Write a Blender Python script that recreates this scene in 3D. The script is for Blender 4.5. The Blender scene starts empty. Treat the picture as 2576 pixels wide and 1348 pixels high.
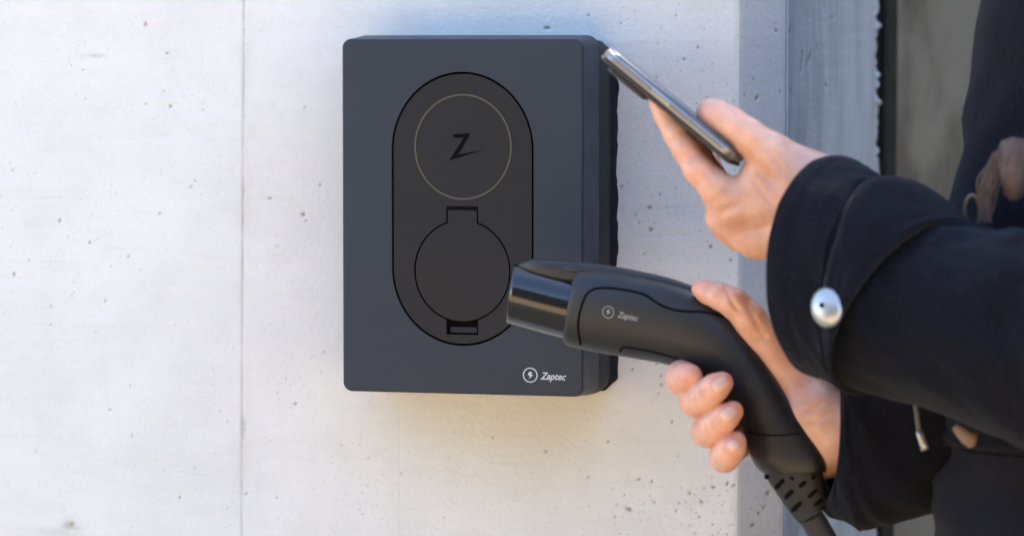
import bpy, bmesh, math, random
import numpy as np
from mathutils import Vector, Matrix
from mathutils.bvhtree import BVHTree
random.seed(4); RNG = np.random.default_rng(7)
S = bpy.context.scene
COL = S.collection
# ------------------------------------------------------------------ camera
LENS = 120.0; FPX = LENS / 36 * 2576            # focal length in units of the 2576 px wide drawing
YAW = math.radians(14); PITCH = math.radians(3.6); DIST = FPX / 3000
AIM = Vector((0, 0, 1.25))
fwd = Vector((-math.sin(YAW) * math.cos(PITCH), math.cos(YAW) * math.cos(PITCH), -math.sin(PITCH)))
rgt = Vector((math.cos(YAW), math.sin(YAW), 0)); upv = rgt.cross(fwd)
CAM = AIM - fwd * DIST
cd = bpy.data.cameras.new('camera'); cam = bpy.data.objects.new('camera', cd); COL.objects.link(cam)
cd.lens = LENS; cd.sensor_width = 36; cd.clip_start = .05; cd.clip_end = 500
cam.matrix_world = Matrix(((rgt.x, upv.x, -fwd.x, CAM.x), (rgt.y, upv.y, -fwd.y, CAM.y), (rgt.z, upv.z, -fwd.z, CAM.z), (0, 0, 0, 1)))
cd.dof.use_dof = True; cd.dof.focus_distance = DIST - .10; cd.dof.aperture_fstop = 6.3
S.camera = cam
# ------------------------------------------------------------------ sky, sun, exposure
SUN_EL = math.radians(50); SUN_AZ = math.radians(20)     # azimuth from +Y towards +X: the sun stands behind the wall
w = bpy.data.worlds.new('World'); S.world = w; w.use_nodes = True
nt = w.node_tree; bg = nt.nodes['Background']; sky = nt.nodes.new('ShaderNodeTexSky')
sky.sky_type = 'NISHITA'; sky.sun_disc = False; sky.sun_elevation = SUN_EL; sky.sun_rotation = SUN_AZ
sky.air_density = 1.0; sky.dust_density = .7; sky.ozone_density = 1.0
nt.links.new(sky.outputs[0], bg.inputs[0]); bg.inputs[1].default_value = .15
sl = bpy.data.lights.new('sun', 'SUN'); so = bpy.data.objects.new('sun', sl); COL.objects.link(so)
sl.energy = 3.3; sl.angle = math.radians(.5); sl.color = (1, .95, .86)
sd = Vector((math.sin(SUN_AZ) * math.cos(SUN_EL), math.cos(SUN_AZ) * math.cos(SUN_EL), math.sin(SUN_EL)))
so.rotation_euler = sd.to_track_quat('Z', 'Y').to_euler(); so.location = sd * 20
S.view_settings.view_transform = 'Standard'; S.view_settings.look = 'None'; S.view_settings.gamma = 1
S.view_settings.exposure = 2.6
S.render.engine = 'CYCLES'; S.render.resolution_x = 1024; S.render.resolution_y = 535

# ------------------------------------------------------------------ helpers
def P(u, v, y):
    """world point with world depth y seen at drawing position (u, v)"""
    d = fwd * FPX + rgt * (u - 1288) - upv * (v - 674)
    return CAM + d * ((y - CAM.y) / d.y)
def link(name, me, mat=None, parent=None, smooth=False):
    o = bpy.data.objects.new(name, me); COL.objects.link(o)
    if mat: me.materials.append(mat)
    if smooth: me.polygons.foreach_set('use_smooth', [True] * len(me.polygons))
    if parent:
        o.parent = parent; o.matrix_parent_inverse = Matrix.Translation(-parent.location)
    return o
def obj(name, verts, faces, mat, parent=None, smooth=False):
    me = bpy.data.meshes.new(name); me.from_pydata([tuple(v) for v in verts], [], faces); me.update()
    return link(name, me, mat, parent, smooth)
def fromnp(name, V, F, mat, parent=None, smooth=True):
    me = bpy.data.meshes.new(name); F = np.asarray(F)
    k = F.shape[1]
    me.vertices.add(len(V)); me.vertices.foreach_set('co', np.asarray(V, float).ravel())
    me.loops.add(F.size); me.loops.foreach_set('vertex_index', F.ravel().astype(np.int32))
    me.polygons.add(len(F)); me.polygons.foreach_set('loop_start', (np.arange(len(F)) * k).astype(np.int32))
    me.update(calc_edges=True)
    return link(name, me, mat, parent, smooth)
def tag(o, label, cat, group=None, kind=None):
    if label: o['label'] = label
    if cat: o['category'] = cat
    if group: o['group'] = group
    if kind: o['kind'] = kind
    return o
def thing(name, loc, label, cat):
    o = bpy.data.objects.new(name, None); COL.objects.link(o); o.location = loc; o.empty_display_size = .05
    return tag(o, label, cat)
def fixn(o):
    bm = bmesh.new(); bm.from_mesh(o.data); bmesh.ops.recalc_face_normals(bm, faces=bm.faces); bm.to_mesh(o.data); bm.free(); return o
def autosmooth(o, deg=35):
    bm = bmesh.new(); bm.from_mesh(o.data)
    for e in bm.edges:
        if len(e.link_faces) != 2 or e.calc_face_angle(0) > math.radians(deg): e.smooth = False
    for f in bm.faces: f.smooth = True
    bm.to_mesh(o.data); bm.free(); return o
def lattice(nx, ny, seed): return np.random.default_rng(seed).random((nx, ny))
def vnoise(x, y, seed, oct=1):
    """smooth value noise, about -1..1"""
    x = np.asarray(x, float); y = np.asarray(y, float); out = 0; amp = 1; tot = 0
    L = lattice(256, 256, seed)
    for o in range(oct):
        xi = np.floor(x).astype(int); yi = np.floor(y).astype(int); fx = x - xi; fy = y - yi
        fx = fx * fx * (3 - 2 * fx); fy = fy * fy * (3 - 2 * fy)
        a = L[xi % 256, yi % 256]; b = L[(xi + 1) % 256, yi % 256]; c = L[xi % 256, (yi + 1) % 256]; d = L[(xi + 1) % 256, (yi + 1) % 256]
        out = out + amp * ((a * (1 - fx) + b * fx) * (1 - fy) + (c * (1 - fx) + d * fx) * fy - .5) * 2
        tot += amp; amp *= .5; x = x * 2.03 + 17.3; y = y * 2.03 + 5.1
    return out / tot

# ------------------------------------------------------------------ materials
def srgb(r, g, b):
    f = lambda c: (c / 255 / 12.92) if c / 255 <= .04045 else ((c / 255 + .055) / 1.055) ** 2.4
    return (f(r), f(g), f(b), 1)
def mat(name, col, rough=.5, spec=.5, noise=0, nscale=40, bump=0, bscale=200, metal=0, sss=0, coat=0, sheen=0, bdist=.001):
    m = bpy.data.materials.new(name); m.use_nodes = True; t = m.node_tree; b = t.nodes['Principled BSDF']
    c = tuple(col[:3]) + (1,)
    b.inputs['Base Color'].default_value = c; b.inputs['Roughness'].default_value = rough
    b.inputs['Specular IOR Level'].default_value = spec; b.inputs['Metallic'].default_value = metal
    if coat: b.inputs['Coat Weight'].default_value = coat; b.inputs['Coat Roughness'].default_value = .05
    if sheen: b.inputs['Sheen Weight'].default_value = sheen; b.inputs['Sheen Roughness'].default_value = .5
    if sss:
        b.inputs['Subsurface Weight'].default_value = sss; b.inputs['Subsurface Radius'].default_value = (.012, .004, .002); b.inputs['Subsurface Scale'].default_value = 1
    geo = t.nodes.new('ShaderNodeNewGeometry')
    if noise:
        n = t.nodes.new('ShaderNodeTexNoise'); n.inputs['Scale'].default_value = nscale; n.inputs['Detail'].default_value = 6
        r = t.nodes.new('ShaderNodeMapRange'); r.inputs['From Min'].default_value = .25; r.inputs['From Max'].default_value = .75
        r.inputs['To Min'].default_value = 1 - noise; r.inputs['To Max'].default_value = 1 + noise
        mx = t.nodes.new('ShaderNodeMix'); mx.data_type = 'RGBA'; mx.blend_type = 'MULTIPLY'; mx.inputs['Factor'].default_value = 1
        mx.inputs[6].default_value = c
        cb = t.nodes.new('ShaderNodeCombineColor')
        t.links.new(geo.outputs['Position'], n.inputs['Vector']); t.links.new(n.outputs[0], r.inputs['Value'])
        for i in range(3): t.links.new(r.outputs[0], cb.inputs[i])
        n2 = t.nodes.new('ShaderNodeTexNoise'); n2.inputs['Scale'].default_value = 17; n2.inputs['Detail'].default_value = 8; n2.inputs['Roughness'].default_value = .65
        r2 = t.nodes.new('ShaderNodeMapRange'); r2.inputs['From Min'].default_value = .3; r2.inputs['From Max'].default_value = .7
        r2.inputs['To Min'].default_value = max(rough - .09, .05); r2.inputs['To Max'].default_value = min(rough + .09, 1)
        t.links.new(geo.outputs['Position'], n2.inputs['Vector']); t.links.new(n2.outputs[0], r2.inputs['Value']); t.links.new(r2.outputs[0], b.inputs['Roughness'])
        t.links.new(cb.outputs[0], mx.inputs[7]); t.links.new(mx.outputs[2], b.inputs['Base Color'])
    if bump:
        n = t.nodes.new('ShaderNodeTexNoise'); n.inputs['Scale'].default_value = bscale; n.inputs['Detail'].default_value = 4
        bp = t.nodes.new('ShaderNodeBump'); bp.inputs['Strength'].default_value = bump; bp.inputs['Distance'].default_value = bdist
        t.links.new(geo.outputs['Position'], n.inputs['Vector']); t.links.new(n.outputs[0], bp.inputs['Height']); t.links.new(bp.outputs[0], b.inputs['Normal'])
    return m
def concrete(name, base, dark, stain, grime=0.0, streak=.05, green=0.0):
    m = mat(name, base, .92, .25); t = m.node_tree; b = t.nodes['Principled BSDF']; N = t.nodes.new; Lk = t.links.new
    geo = t.nodes['Geometry'] if 'Geometry' in t.nodes else N('ShaderNodeNewGeometry')
    def noise(scale, det, vscale=(1, 1, 1), rough=.55):
        mp = N('ShaderNodeMapping'); mp.inputs['Scale'].default_value = vscale; Lk(geo.outputs['Position'], mp.inputs['Vector'])
        n = N('ShaderNodeTexNoise'); n.inputs['Scale'].default_value = scale; n.inputs['Detail'].default_value = det; n.inputs['Roughness'].default_value = rough
        Lk(mp.outputs[0], n.inputs['Vector']); return n.outputs[0]
    def rng(v, a, bb, c, d):
        r = N('ShaderNodeMapRange'); Lk(v, r.inputs['Value'])
        for k, x in zip(('From Min', 'From Max', 'To Min', 'To Max'), (a, bb, c, d)): r.inputs[k].default_value = x
        return r.outputs[0]
    def mix(f, a, bb):
        x = N('ShaderNodeMix'); x.data_type = 'RGBA'
        if isinstance(f, float): x.inputs[0].default_value = f
        else: Lk(f, x.inputs[0])
        for i, c in ((6, a), (7, bb)):
            if isinstance(c, tuple): x.inputs[i].default_value = c[:3] + (1,)
            else: Lk(c, x.inputs[i])
        return x.outputs[2]
    c = mix(rng(noise(9, 6), .38, .7, 0, .7), base, tuple(x * .88 for x in base[:3]))
    c = mix(rng(noise(28, 8, (1, 1, 1), .7), .50, .68, 0, .5), c, tuple(x * .88 for x in base[:3]))
    c = mix(rng(noise(60, 5, (.25, 1, 1.6)), .5, .75, 0, streak * 4), c, tuple(x * .80 for x in base[:3]))
    c = mix(rng(noise(45, 5, (1.5, 1, .22)), .5, .75, 0, streak * 2), c, tuple(x * .84 for x in base[:3]))
    c = mix(rng(noise(420, 3), .60, .74, 0, .5), c, tuple(x * .5 for x in base[:3]))
    if green:
        c = mix(rng(noise(30, 6, (1, 1, .25)), .42, .62, 0, green), c, stain)
    at = N('ShaderNodeAttribute'); at.attribute_name = 'dirt'; c = mix(at.outputs['Fac'], c, dark)
    a2 = N('ShaderNodeAttribute'); a2.attribute_name = 'stain'; c = mix(a2.outputs['Fac'], c, stain)
    Lk(c, b.inputs['Base Color'])
    bp = N('ShaderNodeBump'); bp.inputs['Strength'].default_value = .5; bp.inputs['Distance'].default_value = .0012
    Lk(noise(260, 6), bp.inputs['Height']); Lk(bp.outputs[0], b.inputs['Normal'])
    return m
M = {}
M['wall'] = concrete('pale_concrete', (.755, .752, .74), (.10, .10, .11), (.40, .37, .29))
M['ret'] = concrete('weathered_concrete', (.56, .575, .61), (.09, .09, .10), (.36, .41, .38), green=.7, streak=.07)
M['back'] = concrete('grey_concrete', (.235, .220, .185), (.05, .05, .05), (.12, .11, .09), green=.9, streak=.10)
M['ground'] = mat('sandy_paving', (.50, .345, .185), .9, .2, noise=.18, nscale=3, bump=.4, bscale=90, bdist=.004)
M['black'] = mat('black_steel', (.012, .011, .011), .5, .4, noise=.3, nscale=20)
M['cover'] = mat('slate_blue_plastic', (.0235, .0335, .0495), .50, .35, noise=.07, nscale=6, bump=.25, bscale=1100, bdist=.0004)
M['housing'] = mat('dark_housing_plastic', (.0075, .0085, .014), .6, .4, bump=.15, bscale=1500, bdist=.0003)
M['panel'] = mat('charcoal_plastic', (.0140, .0155, .0200), .50, .28, noise=.08, nscale=12, bump=.25, bscale=1100, bdist=.0004)
M['gap'] = mat('deep_black_plastic', (.003, .003, .005), .8, .08)
M['shade_edge'] = mat('black_shade_strip', (.018, .018, .024), .9, .2, noise=.4, nscale=90, bump=.6, bscale=500)
M['ring'] = mat('grey_light_ring', (.080, .077, .060), .4, .4)
M['white'] = mat('white_print', (.60, .62, .66), .6, .3)
M['dimprint'] = mat('grey_print', (.26, .26, .26), .6, .3)
M['gloss'] = mat('glossy_black_plastic', (.006, .006, .008), .15, .45, coat=.25)
M['gloss'].node_tree.nodes['Principled BSDF'].inputs['IOR'].default_value = 1.6
M['grip'] = mat('matt_charcoal_plastic', (.0135, .0132, .0150), .44, .45, noise=.1, nscale=60, bump=.25, bscale=1300, bdist=.0004)
M['gland'] = mat('dark_rubber', (.026, .024, .022), .7, .35, noise=.1, nscale=90)
M['cable'] = mat('grey_cable_sheath', (.032, .031, .037), .6, .35)
M['skin'] = mat('skin', (.72, .40, .275), .38, .5, noise=.14, nscale=90, bump=.6, bscale=480, sss=.10, bdist=.0008)
def skin_nodes():
    t = M['skin'].node_tree; b = t.nodes['Principled BSDF']; N = t.nodes.new; Lk = t.links.new
    src = b.inputs['Base Color'].links[0].from_socket
    at = N('ShaderNodeAttribute'); at.attribute_name = 'flush'
    nz = N('ShaderNodeTexNoise'); nz.inputs['Scale'].default_value = 38; nz.inputs['Detail'].default_value = 5
    g = N('ShaderNodeNewGeometry'); Lk(g.outputs['Position'], nz.inputs['Vector'])
    r = N('ShaderNodeMapRange'); Lk(nz.outputs[0], r.inputs['Value']); r.inputs['From Min'].default_value = .45; r.inputs['From Max'].default_value = .68; r.inputs['To Max'].default_value = .45
    ad = N('ShaderNodeMath'); ad.operation = 'MAXIMUM'; Lk(at.outputs['Fac'], ad.inputs[0]); Lk(r.outputs[0], ad.inputs[1])
    mx = N('ShaderNodeMix'); mx.data_type = 'RGBA'; Lk(ad.outputs[0], mx.inputs[0]); Lk(src, mx.inputs[6]); mx.inputs[7].default_value = (.66, .255, .19, 1)
    Lk(mx.outputs[2], b.inputs['Base Color'])
skin_nodes()
M['nail'] = mat('fingernail', (.78, .49, .41), .22, .5, sss=.1)
M['coat'] = mat('dark_navy_wool', (.0042, .0046, .0088), .95, .12, noise=.55, nscale=330, bump=.9, bscale=420, sheen=.05, bdist=.0014)
M['trouser'] = mat('dark_trouser_cloth', (.0075, .0075, .012), .95, .15, noise=.25, nscale=160, bump=.4, bscale=900, sheen=.05)
M['lining'] = mat('black_lining', (.004, .004, .006), .9, .1)
M['pearl'] = mat('pearl_button', (.40, .405, .41), .30, .5, metal=.6, coat=.2)
M['steel'] = mat('brushed_steel', (.55, .55, .56), .3, .5, metal=1)
M['bronze'] = mat('dull_bronze', (.16, .14, .12), .5, .5, metal=.8)
M['frame'] = mat('phone_metal', (.30, .28, .275), .42, .4, metal=.8)
M['glass'] = mat('phone_glass', (.10, .12, .16), .2, .6)
M['case'] = mat('phone_case', (.030, .022, .017), .5, .5)
M['hair'] = mat('brown_hair', (.075, .046, .040), .6, .5, noise=.3, nscale=150)
M['tan'] = mat('tan_leather', (.20, .125, .085), .6, .4)
M['cord'] = mat('grey_cord', (.10, .10, .11), .8, .3)

# ------------------------------------------------------------------ mesh builders
def loft(name, rings, m, parent=None, caps=True, smooth=True, closed=True):
    n = len(rings[0]); V = [p for r in rings for p in r]; F = []
    for i in range(len(rings) - 1):
        for j in range(n if closed else n - 1):
            k = (j + 1) % n
            F.append((i * n + j, i * n + k, (i + 1) * n + k, (i + 1) * n + j))
    if caps: F.append(tuple(range(n))[::-1]); F.append(tuple((len(rings) - 1) * n + j for j in range(n)))
    return fixn(obj(name, V, F, m, parent, smooth))
def ell(c, A, B, n=48, p=1.0):
    """superelliptic ring; p < 1 squarer"""
    out = []
    for k in range(n):
        t = 2 * math.pi * k / n; ct, st = math.cos(t), math.sin(t)
        out.append(c + A * (math.copysign(abs(ct) ** p, ct)) + B * (math.copysign(abs(st) ** p, st)))
    return out
def stack(stations, n=48, p=1.0, sub=6):
    """stations: (top uv, bottom uv, depth y, depth radius, near bulge u); smoothly interpolated"""
    A = np.array([[*t, *b, y, r, du] for (t, b, y, r, du) in stations], float)
    out = []
    K = len(A)
    for i in range(K - 1):
        p0, p1, p2, p3 = A[max(i - 1, 0)], A[i], A[i + 1], A[min(i + 2, K - 1)]
        for s in range(sub + (1 if i == K - 2 else 0)):
            t = s / sub
            out.append(.5 * (2 * p1 + (p2 - p0) * t + (2 * p0 - 5 * p1 + 4 * p2 - p3) * t * t + (3 * p1 - p0 - 3 * p2 + p3) * t ** 3))
    rings = []
    for q in out:
        T = P(q[0], q[1], q[4]); B_ = P(q[2], q[3], q[4]); c = (T + B_) / 2; a = (T - B_) / 2
        cu, cv = (q[0] + q[2]) / 2, (q[1] + q[3]) / 2
        near = P(cu + q[6], cv, q[4] - q[5]) - c
        rings.append(ell(c, a, near, n, p))
    return rings
def tube(name, pts, r, m, parent=None, n=12, caps=True):
    pts = [Vector(p) for p in pts]; rr = r if isinstance(r, (list, tuple)) else [r] * len(pts); rings = []
    ref = Vector((0, 1, .1)).normalized()
    for i, p in enumerate(pts):
        t = (pts[min(i + 1, len(pts) - 1)] - pts[max(i - 1, 0)]).normalized()
        a = t.cross(ref).normalized(); b = t.cross(a); rings.append(ell(p, a * rr[i], b * rr[i], n)); 
    return loft(name, rings, m, parent, caps)
def plate(name, outer, holes, y0, y1, m, parent=None, bev=0.0):
    """flat plate in the XZ plane from y0 (front) to y1 (back) with holes; loops of (x, z)"""
    bm = bmesh.new(); loops = []
    for L in [outer] + holes:
        vs = [bm.verts.new((x, y0, z)) for x, z in L]
        es = [bm.edges.new((vs[i], vs[(i + 1) % len(vs)])) for i in range(len(vs))]; loops.append((vs, es))
    bmesh.ops.triangle_fill(bm, edges=[e for l in loops for e in l[1]], use_beauty=True, use_dissolve=False)
    for vs, es in loops:
        nv = [bm.verts.new((v.co.x, y1, v.co.z)) for v in vs]
        for i in range(len(vs)):
            k = (i + 1) % len(vs); bm.faces.new((vs[i], vs[k], nv[k], nv[i]))
    bmesh.ops.recalc_face_normals(bm, faces=bm.faces)
    # make sure the front faces the camera side
    for f in bm.faces:
        if abs(f.normal.y) > .9 and f.normal.y > 0 and abs(f.calc_center_median().y - y0) < 1e-6: f.normal_flip()
    me = bpy.data.meshes.new(name); bm.to_mesh(me); bm.free()
    o = link(name, me, m, parent)
    return o
def rrect(x0, x1, z0, z1, r, n=8):
    L = []
    for cx, cz, a0 in ((x1 - r, z1 - r, 0), (x0 + r, z1 - r, 90), (x0 + r, z0 + r, 180), (x1 - r, z0 + r, 270)):
        for k in range(n + 1):
            a = math.radians(a0 + 90 * k / n); L.append((cx + r * math.cos(a), cz + r * math.sin(a)))
    return L
def drape(o, bvh, off):
    """push a flat piece onto the near side of a surface"""
    inv = o.matrix_world.inverted() if False else None
    for v in o.data.vertices:
        p = v.co.copy(); d = (p - CAM).normalized()
        d = Vector((0, 1, 0))
        h = bvh.ray_cast(Vector((p.x, -1.5, p.z)), d)
        if h[0]: v.co.y = h[0].y - off + (p.y)
        else: v.co.y = -.28
def bvh_of(o):
    return BVHTree.FromPolygons([v.co.copy() for v in o.data.vertices], [tuple(p.vertices) for p in o.data.polygons])
def surface_nets(F, org, h):
    """zero level mesh of the field F (negative inside)"""
    nx, ny, nz = F.shape; ins = F < 0
    acc = np.zeros((nx - 1, ny - 1, nz - 1, 3)); cnt = np.zeros((nx - 1, ny - 1, nz - 1))
    cor = [(0, 0, 0), (1, 0, 0), (0, 1, 0), (1, 1, 0), (0, 0, 1), (1, 0, 1), (0, 1, 1), (1, 1, 1)]
    sub = lambda c: F[c[0]:nx - 1 + c[0], c[1]:ny - 1 + c[1], c[2]:nz - 1 + c[2]]
    for a in range(8):
        for b in range(a + 1, 8):
            if sum(abs(cor[a][k] - cor[b][k]) for k in range(3)) != 1: continue
            fa, fb = sub(cor[a]), sub(cor[b]); m = (fa < 0) != (fb < 0); t = np.zeros_like(fa)
            t[m] = fa[m] / (fa[m] - fb[m])
            for k in range(3): acc[..., k] += np.where(m, cor[a][k] + t * (cor[b][k] - cor[a][k]), 0)
            cnt += m
    act = cnt > 0; idx = -np.ones(act.shape, int); idx[act] = np.arange(act.sum())
    I = np.argwhere(act); V = (I + acc[act] / cnt[act][:, None]) * h + org
    Q = []
    for ax in range(3):
        s = [slice(1, -1)] * 3
        A = ins[1:-1, 1:-1, 1:-1]; sh = [slice(1, -1)] * 3; sh[ax] = slice(2, None) ; B = ins[tuple(sh)]
        E = np.argwhere(A != B) + 1
        o1, o2 = [k for k in range(3) if k != ax]
        def cell(d1, d2):
            c = E.copy(); c[:, o1] -= d1; c[:, o2] -= d2; ok = (c < np.array(act.shape)).all(1); 
            c = np.minimum(c, np.array(act.shape) - 1); return idx[c[:, 0], c[:, 1], c[:, 2]]
        q = np.stack([cell(0, 0), cell(1, 0), cell(1, 1), cell(0, 1)], 1)
        flip = ins[E[:, 0], E[:, 1], E[:, 2]] ^ (ax == 1)
        q[flip] = q[flip][:, ::-1]; Q.append(q[(q >= 0).all(1)])
    return V, np.concatenate(Q)[:, ::-1]
class Field:
    def __init__(s, lo, hi, h):
        s.h = h; s.lo = np.array(lo, float); s.n = np.ceil((np.array(hi) - s.lo) / h).astype(int) + 1
        s.F = np.full(tuple(s.n), .02)
    def _box(s, a, b, r):
        lo = np.maximum(np.floor((np.minimum(a, b) - r - s.lo) / s.h).astype(int), 0); hi = np.minimum(np.ceil((np.maximum(a, b) + r - s.lo) / s.h).astype(int) + 1, s.n)
        sl = tuple(slice(int(l), int(g)) for l, g in zip(lo, hi))
        g = np.meshgrid(*[np.arange(int(l), int(k)) * s.h + o for l, k, o in zip(lo, hi, s.lo)], indexing='ij', sparse=True)
        return sl, g
    def cap(s, a, b, ra, rb, k=.004, mode='add'):
        a = np.array(a, float); b = np.array(b, float); sl, g = s._box(a, b, max(ra, rb) + .022)
        if min(x.size for x in g) == 0: return
        d = b - a; L = max(d @ d, 1e-9)
        t = np.clip(((g[0] - a[0]) * d[0] + (g[1] - a[1]) * d[1] + (g[2] - a[2]) * d[2]) / L, 0, 1)
        D = np.sqrt((g[0] - a[0] - t * d[0]) ** 2 + (g[1] - a[1] - t * d[1]) ** 2 + (g[2] - a[2] - t * d[2]) ** 2) - (ra + (rb - ra) * t)
        s.comb(sl, D, k, mode)
    def comb(s, sl, D, k, mode='add'):
        C = s.F[sl]
        if mode == 'add':
            h = np.maximum(k - np.abs(C - D), 0) / k if k > 0 else 0
            s.F[sl] = np.minimum(C, D) - h * h * k * .25
        else:
            h = np.maximum(k - np.abs(C + D), 0) / k if k > 0 else 0
            s.F[sl] = np.maximum(C, -D) + h * h * k * .25
def finger(lo_hi_field, joints, k=.003, kroot=.008):
    """a finger in a field of its own, so it can be joined to its neighbours with a crease"""
    f = lo_hi_field
    for (a, ra), (b, rb) in zip(joints[:-1], joints[1:]): f.cap(a, b, ra, rb, k)

# ------------------------------------------------------------------ ground
obj('ground', [(-40, -60, 0), (40, -60, 0), (40, 12, 0), (-40, 12, 0)], [(0, 1, 2, 3)], M['ground'])
tag(bpy.data.objects['ground'], 'sunlit sandy paving in front of the concrete wall', None, kind='structure')

# unseen evergreen screen added behind the camera to reflect dark in glossy parts
M['leaf'] = mat('added_hedge_leaves', (.016, .019, .011), .8, .3, noise=.5, nscale=8)
M['render'] = mat('added_wall_render', (.16, .155, .15), .9, .2, noise=.15, nscale=2)
hx = np.arange(-9, 9.01, .14); hz = np.arange(0, 5.7, .14)
A_, B_ = np.meshgrid(hx, hz, indexing='ij')
hy = -9.5 + vnoise(A_ * 1.6, B_ * 1.6, 91, 4) * .5 + np.clip(B_ - 5.0, 0, 1) ** 2 * -1.5
hv = np.stack([A_, hy, B_ + vnoise(A_ * 2, B_ * 2, 92, 3) * .25 * (B_ > .3)], -1).reshape(-1, 3)
hi = np.arange(A_.size).reshape(A_.shape)
hd = fromnp('added_hedge', hv, np.stack([hi[:-1, :-1], hi[1:, :-1], hi[1:, 1:], hi[:-1, 1:]], -1).reshape(-1, 4), M['leaf'], smooth=False)
hm = hd.modifiers.new('depth', 'SOLIDIFY'); hm.thickness = .9; hm.offset = 0
tag(hd, 'unseen dark evergreen screen added behind the camera for its reflection', 'added_hedge')
# ------------------------------------------------------------------ concrete wall with chamfered corner
X0 = P(1858, 674, 0).x
XC = P(1975, 674, .045).x
def y_at(u, x):
    a = P(u, 674, 0); b = P(u, 674, 1); return (x - a.x) / (b.x - a.x)
YE = y_at(2203, XC)
segs = [(Vector((-7, 0)), Vector((X0, 0))), (Vector((X0, 0)), Vector((XC, .045))), (Vector((XC, .045)), Vector((XC, YE)))]
XS1 = P(611, 674, 0).x; XS2 = P(1005, 1100, 0).x
S0 = X0 + 7; S1 = S0 + (segs[1][1] - segs[1][0]).length; S2 = S1 + (YE - .045)
def prof(s):
    s = np.asarray(s, float); x = np.where(s < S0, s - 7, np.where(s < S1, X0 + (s - S0) / (S1 - S0) * (XC - X0), XC))
    y = np.where(s < S0, 0, np.where(s < S1, (s - S0) / (S1 - S0) * .045, .045 + (s - S1)))
    c = (XC - X0); L = S1 - S0
    nx = np.where(s < S0, 0, np.where(s < S1, .045 / L, 1)); ny = np.where(s < S0, -1, np.where(s < S1, -c / L, 0))
    # soften the arrises
    for sc, (n0, n1) in ((S0, ((0, -1), (.045 / L, -c / L))), (S1, ((.045 / L, -c / L), (1, 0)))):
        tt = np.clip((s - sc) / .006 + .5, 0, 1); mid = (tt > 0) & (tt < 1)
        nx = np.where(mid, n0[0] * (1 - tt) + n1[0] * tt, nx); ny = np.where(mid, n0[1] * (1 - tt) + n1[1] * tt, ny)
        rnd = np.exp(-((s - sc) / .0025) ** 2) * .0008
        x = x - nx * rnd; y = y - ny * rnd
    return x, y, nx, ny
pits = [(364, 62, 5), (427, 268, 5), (410, 230, 3), (366, 262, 4), (508, 277, 3), (765, 270, 4), (805, 465, 4), (150, 555, 5), (401, 537, 4), (323, 645, 4), (678, 500, 5), (762, 540, 6),
        (770, 556, 4), (35, 690, 5), (264, 757, 4), (127, 770, 3), (127, 818, 3), (276, 1030, 4), (333, 1096, 4), (328, 970, 3), (90, 1133, 3), (745, 1015, 5), (455, 1250, 4), (495, 1175, 3), (700, 1250, 3),
        (625, 1240, 4), (180, 1318, 5), (419, 134, 4), (480, 470, 4), (488, 455, 3), (225, 610, 4), (1376, 72, 7), (1633, 523, 6), (1637, 578, 6), (1598, 540, 4), (1608, 562, 4), (1787, 620, 5), (1838, 655, 4),
        (1620, 640, 4), (1565, 205, 5), (1562, 470, 4), (1660, 490, 3), (1700, 320, 4), (1373, 1135, 4), (1583, 1280, 8), (1608, 1205, 6), (1645, 1262, 4), (1640, 1210, 4), (1700, 1283, 4), (1652, 915, 4), (1662, 945, 4),
        (1664, 968, 4), (1655, 990, 3), (1690, 1060, 4), (1735, 1240, 4), (1765, 1262, 5), (1795, 1225, 5), (1830, 1215, 5), (1845, 1220, 4), (1760, 1300, 4), (1600, 905, 3), (1590, 930, 4), (1720, 150, 4), (1755, 120, 4),
        (1560, 60, 3), (1700, 40, 3), (1480, 40, 3), (1240, 1100, 3), (1130, 1150, 3), (1530, 1110, 4), (1480, 1200, 3), (1010, 1190, 3), (860, 1120, 3), (700, 620, 3), (905, 1280, 3)]
for _ in range(90):
    pits.append((RNG.uniform(1540, 1855), 1348 - abs(RNG.normal(0, 90)), RNG.uniform(1.5, 3.6)))
for _ in range(38):       # loose clusters of small pores
    cu_, cv_, sp_ = RNG.uniform(-40, 1850), RNG.uniform(-40, 1390), RNG.uniform(12, 60)
    for _ in range(int(RNG.integers(3, 14))): pits.append((cu_ + RNG.normal(0, sp_), cv_ + RNG.normal(0, sp_), abs(RNG.normal(0, .8)) + 1.1))
pits = [p for p in pits if p[0] < 1852]
for _ in range(60):
    pits.append((RNG.uniform(1560, 1850), RNG.uniform(0, 700), RNG.uniform(1.2, 3.2)))
ps = [(P(u, v, 0).x + 7, P(u, v, 0).z, r / 3000, 1.0 if i < 75 else RNG.uniform(.35, .9)) for i, (u, v, r) in enumerate(pits)]
def on_ret(u, v, r, d=1.0):           # a pit on the chamfer or the return
    if u < 1975:
        t = (u - 1858) / 117; return (S0 + t * (S1 - S0), P(u, v, t * .045).z, r / 3000, d)
    y = y_at(u, XC); return (S1 + y - .045, P(u, v, y).z, r / 2700, d)
for u, v, r in ((1903, 247, 6), (1893, 200, 3), (1882, 190, 3), (1950, 78, 5), (1944, 1215, 6), (1935, 1240, 7), (1925, 1275, 6), (1912, 1290, 5), (1896, 1320, 6), (1960, 230, 4), (1872, 240, 3), (1890, 1100, 3)): ps.append(on_ret(u, v, r))
for _ in range(50): ps.append(on_ret(RNG.uniform(1862, 1970), RNG.uniform(0, 1348), RNG.uniform(1.5, 3), .5))
for u, v, r in ((2014, 158, 9), (2033, 147, 8), (2052, 118, 5), (2070, 20, 7), (2090, 45, 5), (1985, 75, 6), (1988, 235, 5), (2075, 215, 5)): ps.append(on_ret(u, v, r, .8))
zlo = P(0, 1400, 0).z; zhi = P(0, -60, 0).z - .0
zlo = min(zlo, P(2200, 1400, YE).z); zhi = max(zhi, P(2200, -60, YE).z)
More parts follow.
